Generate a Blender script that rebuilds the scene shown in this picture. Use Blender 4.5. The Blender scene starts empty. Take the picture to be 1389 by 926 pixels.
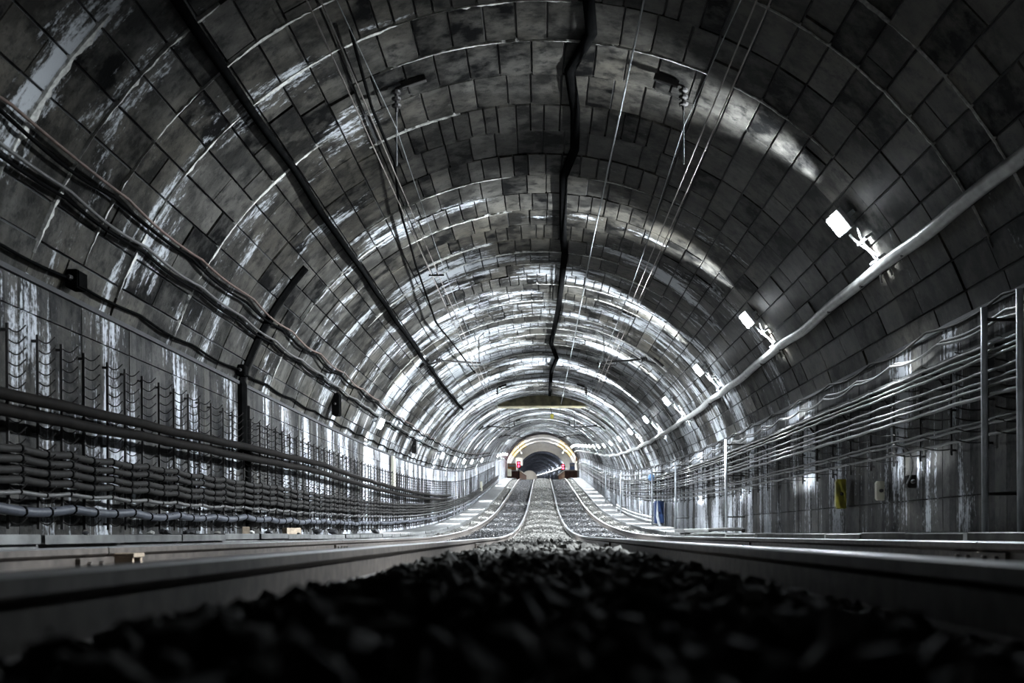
import bpy, math, random
import numpy as np
from mathutils import Vector, Matrix

random.seed(7)
rng = np.random.default_rng(7)
scene = bpy.context.scene
COL = scene.collection

# ------------------------------------------------------------------ camera
W, H, F = 1389.0, 926.0, 1400.0
VPX, VPY = 736.0, 724.0
CZ = 0.40                                   # camera height above the tunnel invert
cam_d = bpy.data.cameras.new('camera')
cam = bpy.data.objects.new('camera', cam_d)
COL.objects.link(cam)
cam.location = (0, 0, CZ)
cam.rotation_euler = (math.radians(90), math.radians(0.35), 0)
cam_d.sensor_width = 36.0
cam_d.lens = 36.0 * F / W
cam_d.shift_x = -(VPX - W / 2) / W
cam_d.shift_y = (VPY - H / 2) / W
cam_d.clip_start = 0.02
cam_d.clip_end = 1500
cam_d.dof.use_dof = True
cam_d.dof.focus_distance = 19.0
cam_d.dof.aperture_fstop = 3.4
scene.camera = cam

# ------------------------------------------------------------------ world and exposure
world = bpy.data.worlds.new('tunnel_dark')
scene.world = world
world.use_nodes = True
world.node_tree.nodes['Background'].inputs[0].default_value = (0.6, 0.7, 1.0, 1)
world.node_tree.nodes['Background'].inputs[1].default_value = 0.0
scene.view_settings.view_transform = 'Standard'
scene.view_settings.look = 'None'
scene.view_settings.gamma = 1.0
scene.view_settings.use_curve_mapping = False
scene.view_settings.exposure = 0.0
scene.cycles.max_bounces = 6
scene.cycles.diffuse_bounces = 1
scene.cycles.glossy_bounces = 1
ORD = ['first', 'second', 'third', 'fourth', 'fifth', 'sixth', 'seventh', 'eighth', 'ninth', 'tenth', 'eleventh', 'twelfth', 'thirteenth', 'fourteenth', 'fifteenth', 'sixteenth', 'seventeenth', 'eighteenth', 'nineteenth', 'twentieth', 'twenty-first', 'twenty-second', 'twenty-third', 'twenty-fourth']
LAMP = 12.5            # master lamp power
STN = 270.0
LCOL = (0.85, 0.93, 1.0)

# ------------------------------------------------------------------ track alignment
K = 0.00207
def zt(d):
    d = np.asarray(d, float)
    a = np.where(d < 17.5, 0, 0.5 * K * (np.minimum(d, 60) - 17.5) ** 2)
    s1 = K * 42.5
    a = a + np.where(d > 60, s1 * (np.minimum(d, 92) - 60), 0)
    t = np.clip(d - 92, 0, 24)
    s2 = 0.046
    a = a + s1 * t + 0.5 * (s2 - s1) / 24 * t * t
    a = a + np.clip(d - 116, 0, 49) * s2
    a = a + np.clip(d - 165, 0, None) * 0.0525
    return a
def xo(d):
    d = np.asarray(d, float)
    return -6.5 * (np.clip(d - 168, 0, None) / 350.0) ** 1.35
def T(lat, h, d):
    """lateral offset, height above camera level, distance -> world"""
    return (float(xo(d)) + lat, float(d), CZ + float(zt(d)) + h)
def TA(lat, h, d):
    lat, h, d = np.broadcast_arrays(np.asarray(lat, float), np.asarray(h, float), np.asarray(d, float))
    return np.stack([xo(d) + lat, d, CZ + zt(d) + h], -1)

RAIL = -0.053          # rail head level
SPR = 1.98             # springing line
CEN, RAD = 0.73, 4.125
WALL = 3.93
TH0 = math.asin((SPR - CEN) / RAD)
ARC = (math.pi - 2 * TH0) * RAD
RING = 0.76
D0 = 10.14 - 21 * RING      # ring joints
DEND = 116.0
def arch(s, r=RAD):
    """arc length from the left springing -> lateral, height"""
    th = math.pi - TH0 - np.asarray(s, float) / RAD
    return r * np.cos(th), CEN + r * np.sin(th)
def s_at(lat, h):
    return (math.pi - TH0 - math.atan2(h - CEN, lat)) * RAD

# ------------------------------------------------------------------ material helpers
def nodes_of(name):
    m = bpy.data.materials.new(name)
    m.use_nodes = True
    nt = m.node_tree
    return m, nt, nt.nodes, nt.links, nt.nodes['Principled BSDF']
def simple(name, col, rough=0.6, metal=0.0, noise=0.35, scale=12.0, bump=0.15, spec=0.5):
    m, nt, N, L, b = nodes_of(name)
    tc = N.new('ShaderNodeNewGeometry')
    n = N.new('ShaderNodeTexNoise'); n.inputs['Scale'].default_value = scale; n.inputs['Detail'].default_value = 5
    L.new(tc.outputs['Position'], n.inputs['Vector'])
    r = N.new('ShaderNodeMapRange'); r.inputs['From Min'].default_value = 0.3; r.inputs['From Max'].default_value = 0.7
    r.inputs['To Min'].default_value = 1 - noise; r.inputs['To Max'].default_value = 1 + noise
    L.new(n.outputs['Fac'], r.inputs['Value'])
    mx = N.new('ShaderNodeVectorMath'); mx.operation = 'SCALE'
    mx.inputs[0].default_value = col[:3]
    L.new(r.outputs['Result'], mx.inputs['Scale'])
    L.new(mx.outputs['Vector'], b.inputs['Base Color'])
    b.inputs['Roughness'].default_value = rough
    b.inputs['Metallic'].default_value = metal
    b.inputs['Specular IOR Level'].default_value = spec
    if bump:
        bp = N.new('ShaderNodeBump'); bp.inputs['Strength'].default_value = bump; bp.inputs['Distance'].default_value = 0.01
        L.new(n.outputs['Fac'], bp.inputs['Height']); L.new(bp.outputs['Normal'], b.inputs['Normal'])
    return m
def emit(name, col, strength):
    m, nt, N, L, b = nodes_of(name)
    b.inputs['Base Color'].default_value = (0.8, 0.8, 0.8, 1)
    b.inputs['Emission Color'].default_value = (*col, 1)
    b.inputs['Emission Strength'].default_value = strength
    return m

def masonry(name, dark, light, brown, lime_col, streak_u, streak_v, lime_lo, lime_hi, rough):
    """UV: u = arc length or height (m), v = distance along the tunnel (m); per-face 'rnd' varies the blocks"""
    m, nt, N, L, b = nodes_of(name)
    uv = N.new('ShaderNodeUVMap'); uv.uv_map = 'uv'
    at = N.new('ShaderNodeAttribute'); at.attribute_name = 'rnd'
    def noise(su, sv, scale=1.0, detail=4, rough=0.6, off=0.0):
        mp = N.new('ShaderNodeMapping'); mp.inputs['Scale'].default_value = (su, sv, 1)
        mp.inputs['Location'].default_value = (off, off * 1.7, off)
        L.new(uv.outputs['UV'], mp.inputs['Vector'])
        n = N.new('ShaderNodeTexNoise'); n.inputs['Scale'].default_value = scale
        n.inputs['Detail'].default_value = detail; n.inputs['Roughness'].default_value = rough
        L.new(mp.outputs['Vector'], n.inputs['Vector'])
        return n.outputs['Fac']
    def rng_(v, a, c, lo=0.0, hi=1.0):
        r = N.new('ShaderNodeMapRange'); r.inputs['From Min'].default_value = a; r.inputs['From Max'].default_value = c
        r.inputs['To Min'].default_value = lo; r.inputs['To Max'].default_value = hi
        L.new(v, r.inputs['Value']); return r.outputs['Result']
    def math_(op, a, c):
        k = N.new('ShaderNodeMath'); k.operation = op
        for i, v in enumerate((a, c)):
            if isinstance(v, (int, float)): k.inputs[i].default_value = v
            else: L.new(v, k.inputs[i])
        return k.outputs[0]
    def mix(f, a, c):
        k = N.new('ShaderNodeMix'); k.data_type = 'RGBA'
        L.new(f, k.inputs['Factor'])
        for s, v in ((6, a), (7, c)):
            if isinstance(v, tuple): k.inputs[s].default_value = (*v, 1)
            else: L.new(v, k.inputs[s])
        return k.outputs[2]
    big = noise(0.5, 0.5, 1.0, 4, 0.6, 3.1)
    mott = noise(3.0, 3.0, 1.0, 6, 0.65, 7.7)
    streak = noise(streak_u, streak_v, 1.0, 5, 0.6, 1.3)
    f = math_('ADD', math_('MULTIPLY', math_('POWER', at.outputs['Fac'], 1.6), 0.5), math_('MULTIPLY', rng_(mott, 0.42, 0.62), 0.5))
    c = mix(f, dark, light)
    c = mix(math_('MULTIPLY', math_('MULTIPLY', rng_(big, 0.42, 0.62), 0.6), f), c, brown)
    grime = noise(6.0, 6.0, 1.0, 8, 0.75, 21.0)
    c = mix(rng_(grime, 0.49, 0.62, 0.0, 0.85), c, (dark[0], dark[1], dark[2]))
    c = mix(math_('MULTIPLY', rng_(streak, 0.5, 0.72), 0.55), c, (dark[0] * .6, dark[1] * .6, dark[2] * .6))
    # lime deposits: patches modulated by fine streaks that run down the section
    patch = noise(0.45, 1.15, 1.0, 3, 0.55, 11.0)
    fine = noise(streak_u * 2.0, streak_v * 1.6, 1.0, 6, 0.7, 5.0)
    flake = noise(16.0, 22.0, 1.0, 5, 0.7, 2.0)
    sepuv = N.new('ShaderNodeSeparateXYZ'); L.new(uv.outputs['UV'], sepuv.inputs[0])
    vboost = rng_(sepuv.outputs[1], 13.0, 26.0, 0.0, 0.058)
    lm = math_('ADD', math_('ADD', math_('MULTIPLY', patch, 0.5), math_('MULTIPLY', fine, 0.32)), math_('ADD', math_('MULTIPLY', flake, 0.18), vboost))
    dry = math_('MULTIPLY', rng_(sepuv.outputs[0], 2.6, 4.0, 0.0, 0.07), rng_(sepuv.outputs[1], 12.5, 17.0, 1.0, 0.0))
    lm = math_('SUBTRACT', lm, dry)
    lime = rng_(lm, lime_lo, lime_hi)
    c = mix(math_('MULTIPLY', lime, 0.85), c, lime_col)
    L.new(c, b.inputs['Base Color'])
    rr = rng_(mott, 0.3, 0.7, rough - 0.1, rough + 0.14)
    L.new(rr, b.inputs['Roughness'])
    L.new(rng_(f, 0.0, 0.9, 0.01, 0.11), b.inputs['Specular IOR Level'])
    bp = N.new('ShaderNodeBump'); bp.inputs['Strength'].default_value = 0.35; bp.inputs['Distance'].default_value = 0.012
    fh = noise(22, 22, 1.0, 5, 0.7, 9.0)
    L.new(math_('ADD', math_('MULTIPLY', fh, 0.6), math_('MULTIPLY', mott, 0.8)), bp.inputs['Height'])
    L.new(bp.outputs['Normal'], b.inputs['Normal'])
    return m

M = {}
M['block'] = masonry('vault_block', (.0025, .0025, .0026), (.064, .061, .054), (.050, .042, .028), (.37, .385, .40), 0.9, 4.5, 0.55, 0.595, 0.46)
M['joint'] = simple('dark_joint', (.012, .012, .013), 0.8)
M['wall'] = masonry('board_marked_concrete', (.008, .008, .0085), (.052, .050, .046), (.042, .037, .027), (.37, .385, .41), 0.3, 7.0, 0.53, 0.565, 0.5)
M['lime'] = simple('lime_deposit', (.36, .355, .33), 0.75, 0, .4, 30, .5)
M['concrete'] = simple('walkway_concrete', (.085, .085, .082), 0.75, 0, .45, 6, .3)
M['bed'] = simple('dark_bed', (.02, .019, .018), 0.95, 0, .3, 20, .5)
M['stone_c'] = simple('ballast_grey', (.13, .124, .112), 0.85, 0, .6, 9, .3)
M['stone_d'] = simple('ballast_oily', (.013, .013, .0145), 0.45, 0, .6, 9, .3)
M['railtop'] = simple('polished_steel', (.55, .56, .57), 0.36, 1.0, .12, 6, 0.03)
M['railside'] = simple('rusty_steel', (.075, .062, .052), 0.6, .2, .4, 15, .25)
M['sleeper'] = simple('tarred_timber', (.05, .044, .038), 0.75, 0, .45, 10, .3)
M['cable'] = simple('cable_dusty', (.0115, .0105, .0095), 0.65, 0, .35, 18, .15, .12)
M['pipe_dark'] = simple('tarred_pipe', (.005, .0042, .0036), 0.7, 0, .4, 9, .2, .04)
M['cable_l'] = simple('cable_light', (.05, .0485, .046), 0.4, 0, .3, 18, .1)
M['cable_b'] = simple('cable_bluegrey', (.04, .043, .052), 0.42, 0, .3, 14, .15, .3)
M['black'] = simple('black_rubber', (.0035, .0035, .0035), 0.9, 0, .3, 10, .1, .0)
M['iron'] = simple('dark_iron', (.022, .02, .019), 0.6, .3, .4, 20, .2)
M['galv'] = simple('galvanised_steel', (.4, .42, .44), 0.45, .2, .25, 9, .1)
M['pipe'] = simple('grey_conduit', (.26, .26, .25), 0.42, 0, .3, 8, .1)
M['copper'] = simple('contact_wire', (.17, .145, .13), 0.45, .2, .2, 9, .02)
M['steelwire'] = simple('steel_wire', (.17, .18, .18), 0.45, .2, .2, 9, .02)
M['yellow'] = simple('yellow_enamel', (.2, .175, .02), 0.5, 0, .3, 9, .05)
M['blue'] = simple('blue_enamel', (.02, .045, .13), 0.45, 0, .25, 9, .05)
M['cream'] = simple('cream_panel', (.62, .46, .17), 0.5, 0, .1, 3, .02)
M['creambox'] = simple('cream_box', (.45, .43, .34), 0.6, 0, .15, 5, .02)
M['white'] = simple('station_white', (.8, .8, .8), 0.5, 0, .06, 2, .02)
M['greyst'] = simple('station_grey', (.55, .58, .62), 0.5, 0, .12, 2, .02)
M['orange'] = simple('orange_poster', (.75, .33, .12), 0.5, 0, .2, 2, .0)
M['maroon'] = simple('platform_brown', (.13, .06, .045), 0.7, 0, .3, 4, .1)
M['paleblue'] = simple('poster_blue', (.25, .38, .75), 0.5, 0, .2, 2, .0)
M['wood'] = simple('weathered_wood', (.28, .22, .16), 0.8, 0, .4, 14, .3)
M['lampbody'] = simple('lamp_grey', (.4, .4, .4), 0.5, 0, .1, 6, .02)
M['lens'] = emit('lamp_lens', (0.9, 0.96, 1.0), 30.0)
M['tube'] = emit('glow_tube', (0.92, 0.96, 1.0), 3.0)  # station diffusers, and the glowing tubes that stand in for the lit pipe
M['red'] = emit('red_signal', (1.0, 0.02, 0.05), 12.0)
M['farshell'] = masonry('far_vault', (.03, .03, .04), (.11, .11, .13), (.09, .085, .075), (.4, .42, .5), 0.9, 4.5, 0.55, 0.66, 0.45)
M['beam'] = simple('stained_beam', (.10, .085, .045), 0.6, 0, .8, 3.5, .3)

# ------------------------------------------------------------------ mesh helpers
class MB:
    def __init__(s): s.v = []; s.f = []; s.m = []
    def add(s, vs, fs, mi=0):
        k = len(s.v); s.v += [tuple(v) for v in vs]
        for f in fs: s.f.append(tuple(i + k for i in f)); s.m.append(mi)
    def box(s, c, hx, hy, hz, X=(1, 0, 0), Y=(0, 1, 0), Z=(0, 0, 1), mi=0, bev=0.0):
        c = Vector(c); X = Vector(X); Y = Vector(Y); Z = Vector(Z)
        if bev <= 0:
            vs = [c + X * (hx * a) + Y * (hy * b) + Z * (hz * e) for e in (-1, 1) for b in (-1, 1) for a in (-1, 1)]
            s.add(vs, [(0, 2, 3, 1), (4, 5, 7, 6), (0, 1, 5, 4), (2, 6, 7, 3), (0, 4, 6, 2), (1, 3, 7, 5)], mi)
        else:   # chamfered top and bottom outline
            b = bev; lay = []
            for e, q in ((-1, b), (-1 + 1e-9, 0), (1 - 1e-9, 0), (1, b)):
                pass
            levels = [(-hz, b), (-hz + b, 0), (hz - b, 0), (hz, b)]
            vs = []
            for z, q in levels:
                for a, d in ((-1, -1), (1, -1), (1, 1), (-1, 1)):
                    vs.append(c + X * (a * (hx - q)) + Y * (d * (hy - q)) + Z * z)
            fs = [(3, 2, 1, 0), (12, 13, 14, 15)]
            for l in range(3):
                for i in range(4):
                    j = (i + 1) % 4
                    fs.append((l * 4 + i, l * 4 + j, l * 4 + 4 + j, l * 4 + 4 + i))
            s.add(vs, fs, mi)
    def tube(s, pts, r, n=6, cap=True, mi=0, flat=1.0, up=(0, 0, 1)):
        P = np.asarray(pts, float); m = len(P)
        t = np.gradient(P, axis=0); t /= np.linalg.norm(t, axis=1)[:, None] + 1e-12
        u = np.array(up, float)
        if abs(np.dot(t[0], u)) > .95: u = np.array((1.0, 0, 0))
        a = np.cross(t, u); ln = np.linalg.norm(a, axis=1)[:, None]
        a = a / np.where(ln < 1e-6, 1, ln)
        b = np.cross(a, t)
        r = np.broadcast_to(np.asarray(r, float), (m,))
        vs = []
        for i in range(n):
            an = 2 * math.pi * (i + .5) / n
            vs.append(P + (a * math.cos(an) + b * math.sin(an) * flat) * r[:, None])
        V = np.stack(vs, 1).reshape(-1, 3)
        fs = []
        for k in range(m - 1):
            for i in range(n):
                j = (i + 1) % n
                fs.append((k * n + i, k * n + j, (k + 1) * n + j, (k + 1) * n + i))
        if cap: fs.append(tuple(range(n - 1, -1, -1))); fs.append(tuple((m - 1) * n + i for i in range(n)))
        s.add(V.tolist(), fs, mi)
    def lathe(s, c, axis, prof, n=10, mi=0):
        c = Vector(c); ax = Vector(axis).normalized()
        u = ax.orthogonal().normalized(); w = ax.cross(u)
        vs = []; fs = []
        for (h, r) in prof:
            for i in range(n):
                an = 2 * math.pi * i / n
                vs.append(c + ax * h + (u * math.cos(an) + w * math.sin(an)) * r)
        for k in range(len(prof) - 1):
            for i in range(n):
                j = (i + 1) % n
                fs.append((k * n + i, k * n + j, (k + 1) * n + j, (k + 1) * n + i))
        fs.append(tuple(range(n - 1, -1, -1))); fs.append(tuple((len(prof) - 1) * n + i for i in range(n)))
        s.add(vs, fs, mi)
    def build(s, name, mat, parent=None, smooth=False, origin=None):
        return link(name, s.v, s.f, mat, parent, smooth, origin, s.m)

def wloc(o):
    l = o.location.copy()
    while o.parent: o = o.parent; l += o.location
    return l
def link(name, V, Fc, mat, parent=None, smooth=False, origin=None, mi=None, uv=None, rnd=None):
    V = np.asarray(V, float)
    if origin is None:
        lo, hi = V.min(0), V.max(0)
        origin = np.array([(lo[0] + hi[0]) / 2, (lo[1] + hi[1]) / 2, lo[2]])
    origin = np.asarray(origin, float)
    me = bpy.data.meshes.new(name)
    if isinstance(Fc, np.ndarray):
        nf, k = Fc.shape
        me.vertices.add(len(V)); me.vertices.foreach_set('co', (V - origin).astype(np.float32).ravel())
        me.loops.add(nf * k); me.loops.foreach_set('vertex_index', Fc.astype(np.int32).ravel())
        me.polygons.add(nf); me.polygons.foreach_set('loop_start', np.arange(0, nf * k, k, dtype=np.int32))
        me.update(calc_edges=True)
    else:
        me.from_pydata((V - origin).tolist(), [], Fc); me.update()
    for m in (mat if isinstance(mat, (list, tuple)) else [mat]): me.materials.append(m)
    if mi is not None and any(mi): me.polygons.foreach_set('material_index', np.asarray(mi, dtype=np.int32))
    me.polygons.foreach_set('use_smooth', np.full(len(me.polygons), bool(smooth)))
    if uv is not None:
        l = me.uv_layers.new(name='uv'); vi = np.empty(len(me.loops), dtype=np.int32); me.loops.foreach_get('vertex_index', vi)
        l.data.foreach_set('uv', np.asarray(uv, np.float32)[vi].ravel())
    if rnd is not None:
        a = me.attributes.new('rnd', 'FLOAT', 'FACE'); a.data.foreach_set('value', np.asarray(rnd, np.float32))
    o = bpy.data.objects.new(name, me); COL.objects.link(o)
    o.location = origin
    if parent: o.parent = parent; o.location = Vector(origin) - wloc(parent)
    return o
def empty(name, loc, label=None, cat=None, group=None, kind=None, parent=None):
    o = bpy.data.objects.new(name, None); COL.objects.link(o); o.empty_display_size = .1
    o.location = loc
    if parent: o.parent = parent; o.location = Vector(loc) - wloc(parent)
    return tag(o, label, cat, group, kind)
def tag(o, label=None, cat=None, group=None, kind=None):
    if label: o['label'] = label
    if cat: o['category'] = cat
    if group: o['group'] = group
    if kind: o['kind'] = kind
    return o
def child(src, parent, loc):
    """copy of a part placed at world position loc"""
    c = src.copy(); COL.objects.link(c); c.parent = parent; c.location = Vector(loc) - wloc(parent)
    return c
def light(name, kind, loc, power, direction=None, size=.2, spread=None, parent=None, col=LCOL, size_y=None):
    ld = bpy.data.lights.new(name, kind); ld.energy = power; ld.color = col
    if kind == 'AREA':
        ld.shape = 'RECTANGLE'; ld.size = size; ld.size_y = size_y or size
        if spread: ld.spread = spread
    else: ld.shadow_soft_size = size
    o = bpy.data.objects.new(name, ld); COL.objects.link(o); o.location = loc
    if direction is not None: o.rotation_euler = Vector(direction).to_track_quat('-Z', 'Y').to_euler()
    if parent: o.parent = parent; o.location = Vector(loc) - wloc(parent)
    return o

# =================================================================== STRUCTURE
# ---- floor slab under the ballast
ds = np.concatenate([np.arange(-6, 122, 2.0)])
V = []; Fq = []
for d in ds:
    for la in (-4.3, 4.3): V.append(T(la, -.42, d))
for i in range(len(ds) - 1): Fq.append((2 * i, 2 * i + 1, 2 * i + 3, 2 * i + 2))
floor = tag(link('floor', V, Fq, M['bed']), 'dark ballasted trackbed floor of the tunnel', kind='structure')

# ---- vault: dark backing shell, then the blocks standing proud of it
ceiling = empty('ceiling', T(0, SPR, 10), 'barrel vault of dark stained concrete blocks', kind='structure')
def shell(name, r, d0, d1, step, mat, n=40, parent=None, dth=0.0):
    dd = np.arange(d0, d1 + 1e-6, step); ss = np.linspace(-.1, ARC + .1, n)
    la, hh = arch(ss, r)
    V = np.concatenate([TA(la, hh, d) for d in dd]); uv = np.concatenate([np.stack([ss, np.full(n, d)], -1) for d in dd])
    i = np.arange(len(dd) - 1)[:, None] * n + np.arange(n - 1)[None, :]
    Fq = np.stack([i, i + n, i + n + 1, i + 1], -1).reshape(-1, 4)
    return link(name, V, Fq, mat, parent, uv=uv, rnd=rng.random(len(Fq)))
shell('vault_backing', RAD + .022, -6, DEND, 1.0, M['joint'], parent=ceiling)

blocks = []     # s0, s1, d0, d1, proud, rnd
nr = int((DEND - D0) / RING)
COURSES = np.cumsum([0] + [.30] * 40); COURSES = COURSES[COURSES < ARC - .1]; COURSES = np.append(COURSES, ARC)
SA, SB = 3.4, ARC - 3.6         # crown zone between these arc lengths
cs = [c for c in COURSES]
left = [c for c in cs if c <= SA]; right = [c for c in cs if c >= SB]
SA, SB = left[-1], right[0]
cw = [.31, .31, .30, .17, .30, .21, .30, .22, .31, .19]
for r in range(nr):
    a, b = D0 + r * RING, D0 + (r + 1) * RING
    rp = rng.normal(0, .004)
    w = cw[r % len(cw)] * rng.uniform(.95, 1.08) if r < 60 else .3
    n = max(6, int(round((SB - SA) / w))); w = (SB - SA) / n
    off = rng.uniform(0, 1)
    e = [SA] + [SA + (k + off) * w for k in range(n) if .05 < (k + off) and (k + off) * w < SB - SA - .06] + [SB]
    e = [x if i in (0, len(e) - 1) else x + rng.normal(0, .02) for i, x in enumerate(e)]
    for s0, s1 in zip(e[:-1], e[1:]):
        if s1 - s0 > .05: blocks.append((s0, s1, a, b, rp + rng.normal(0, .005), rng.random()))
for r in range(0, nr - 1, 2):
    a, b = D0 + r * RING, D0 + (r + 2) * RING
    rp = rng.normal(0, .004)
    for side in (left, right):
        for k in range(len(side) - 1):
            m = a + (b - a) * (0.5 if (k % 2) else rng.uniform(.25, .75))
            for p, q in ((a, m), (m, b)):
                blocks.append((side[k], side[k + 1], p, q, rp + rng.normal(0, .005), rng.random()))
blocks = np.array(blocks)
def block_geo(B):
    """B (n,6) -> V (n,8,3), uv (n,8,2): back rim flush with the joints, face proud with a chamfer"""
    g, c = .004, .007
    s0, s1, d0, d1, pr = [B[:, i] for i in range(5)]
    out = []; uvs = []
    for r, ins in ((RAD + .03, 0.0), (None, c)):
        rr = RAD - pr if r is None else np.full(len(B), r)
        for ss, dd in ((s0 + g + ins, d0 + g + ins), (s1 - g - ins, d0 + g + ins), (s1 - g - ins, d1 - g - ins), (s0 + g + ins, d1 - g - ins)):
            th = math.pi - TH0 - ss / RAD
            out.append(TA(rr * np.cos(th), CEN + rr * np.sin(th), dd)); uvs.append(np.stack([ss, dd], -1))
    return np.stack(out, 1), np.stack(uvs, 1)
BF = np.array([(4, 5, 6, 7), (0, 1, 5, 4), (1, 2, 6, 5), (2, 3, 7, 6), (3, 0, 4, 7)])[:, ::-1]
BV, BU = block_geo(blocks)
# projected area in the photograph decides which 300 are separate parts
rel = BV[:, 4:] - np.array([0, 0, CZ])
px = VPX + F * rel[..., 0] / np.maximum(rel[..., 1], .3); py = VPY - F * rel[..., 2] / np.maximum(rel[..., 1], .3)
inside = (np.minimum(np.maximum(px, 0), W) == px).mean(1) * (np.minimum(np.maximum(py, 0), H) == py).mean(1)
area = .5 * np.abs((px[:, 2] - px[:, 0]) * (py[:, 3] - py[:, 1]) - (px[:, 3] - px[:, 1]) * (py[:, 2] - py[:, 0]))
area = np.where(blocks[:, 2] > 4.5, area * inside, 0)
order = np.argsort(-area); sel = set(order[:300].tolist())
for i in order[:300]:
    link('block', BV[i], [tuple(f) for f in BF], M['block'], ceiling, uv=BU[i], rnd=[blocks[i, 5]] * 5)
rest = np.array([i for i in range(len(blocks)) if i not in sel])
Vr = BV[rest].reshape(-1, 3); Ur = BU[rest].reshape(-1, 2)
Fr = (np.arange(len(rest))[:, None, None] * 8 + BF[None]).reshape(-1, 4)
tag(link('block_courses', Vr, Fr, M['block'], ceiling, uv=Ur, rnd=np.repeat(blocks[rest, 5], 5)), kind='stuff')

# lime seams along ring joints (thin crusts with ragged width)
def seam(d, s0, s1, wmax, name='lime_seam'):
    n = max(6, int((s1 - s0) / .045)); ss = np.linspace(s0, s1, n)
    ph = rng.uniform(0, 10)
    w = wmax * np.clip(.45 + .4 * np.sin(ss * 2.1 + ph) + .35 * np.sin(ss * 6.3 + ph * 2) + rng.normal(0, .22, n), .03, 1.5)
    w *= np.clip(np.minimum(ss - s0, s1 - ss) / .3, .05, 1)
    c = d + rng.normal(0, .004, n) + .4 * w * rng.choice([-1, 1])
    la, hh = arch(ss, RAD - .016); lb, hb = arch(ss, RAD + .02)
    V = np.concatenate([TA(la, hh, c - w / 2), TA(la, hh, c + w / 2), TA(lb, hb, c - w / 2 - .004), TA(lb, hb, c + w / 2 + .004)])
    i = np.arange(n - 1)
    Fq = np.concatenate([np.stack([i, i + 1, n + i + 1, n + i], -1), np.stack([2 * n + i, 2 * n + i + 1, i + 1, i], -1), np.stack([n + i, n + i + 1, 3 * n + i + 1, 3 * n + i], -1)])
    return link(name, V, Fq, M['lime'], ceiling)
seam(10.14 - RING, 0.2, 5.5, .05); seam(10.14 - 2 * RING, 0.3, 4.8, .032); seam(10.14, 3.6, 8.4, .02)
seam(10.14 + RING, .1, 2.9, .05); seam(10.14 - 3 * RING, .2, 2.6, .05); seam(10.14 - 4 * RING, .1, 1.9, .08)
seam(10.14 + 2 * RING, 3.2, 4.3, .02); seam(10.14 - 2 * RING, 6.8, 10.0, .015); seam(10.14 - 3 * RING, 7.4, 9.9, .012)
for r in range(26, 140):
    d = D0 + r * RING
    if rng.random() < (.75 if d < 42 else .6):
        s0 = rng.uniform(0, 3.5) if rng.random() < .7 else rng.uniform(3, 6)
        seam(d, s0, min(ARC, s0 + rng.uniform(1.2, 5.5)), rng.uniform(.015, .06) * (1 if d < 42 else 1.5))
    if rng.random() < .25:
        s0 = rng.uniform(5, 8); seam(d, s0, min(ARC, s0 + rng.uniform(.8, 3)), rng.uniform(.012, .035))

# ---- side walls: board-marked concrete relief
def side_wall(name, sg, grooves, label):
    e = [-6.0]
    while e[-1] < DEND: e.append(e[-1] + rng.uniform(.12, .24) * (1 if e[-1] < 50 else 2.5))
    e[-1] = DEND
    hs = [-.45]
    for g in grooves: hs += [g - .007, g - .004, g + .004, g + .007]
    hs.append(SPR + .05)
    rec = [0]
    for g in grooves: rec += [0, .018, .018, 0]
    rec.append(0)
    V = []; U = []; n = len(hs); Rn = []
    for a, b in zip(e[:-1], e[1:]):
        o = rng.uniform(0, .006)
        for d in (a, b):
            for h, q in zip(hs, rec):
                V.append((sg * (WALL - o + q), h, d)); U.append((h - (20 if sg > 0 else 0), d))
        Rn.append(rng.random())
    V = np.array(V); m = len(e) - 1; Fq = []; R2 = []
    for c in range(2 * m - 1):
        for k in range(n - 1):
            f = (c * n + k, c * n + k + 1, (c + 1) * n + k + 1, (c + 1) * n + k)
            Fq.append(f if sg > 0 else f[::-1]); R2.append(Rn[c // 2])
    return tag(link(name, TA(V[:, 0], V[:, 1], V[:, 2]), np.array(Fq), M['wall'], uv=np.array(U), rnd=R2), label, kind='structure')
wall_left = side_wall('wall_left', -1, [.45, 1.72], 'board-marked concrete wall streaked with white lime, left of the tracks')
wall_right = side_wall('wall_right', 1, [.33, 1.55], 'board-marked concrete wall behind the thin cables, right of the tracks')

# springing ledge (thin dark impost line)
for sg, nm in ((-1, 'trim_1'), (1, 'trim_2')):
    mb = MB(); dd = np.arange(-6, DEND, 1.0)
    for k in range(len(dd) - 1):
        p = [T(sg * (WALL + .05), SPR - .03, dd[k]), T(sg * (WALL - .03), SPR - .02, dd[k]), T(sg * (WALL - .03), SPR + .02, dd[k]), T(sg * (WALL + .05), SPR + .06, dd[k])]
        q = [T(sg * (WALL + .05), SPR - .03, dd[k + 1]), T(sg * (WALL - .03), SPR - .02, dd[k + 1]), T(sg * (WALL - .03), SPR + .02, dd[k + 1]), T(sg * (WALL + .05), SPR + .06, dd[k + 1])]
        mb.add(p + q, [(0, 1, 5, 4), (1, 2, 6, 5), (2, 3, 7, 6)])
    tag(mb.build(nm, M['joint']), 'dark springing line where the %s wall meets the vault' % ('left' if sg < 0 else 'right'), kind='structure')

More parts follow.
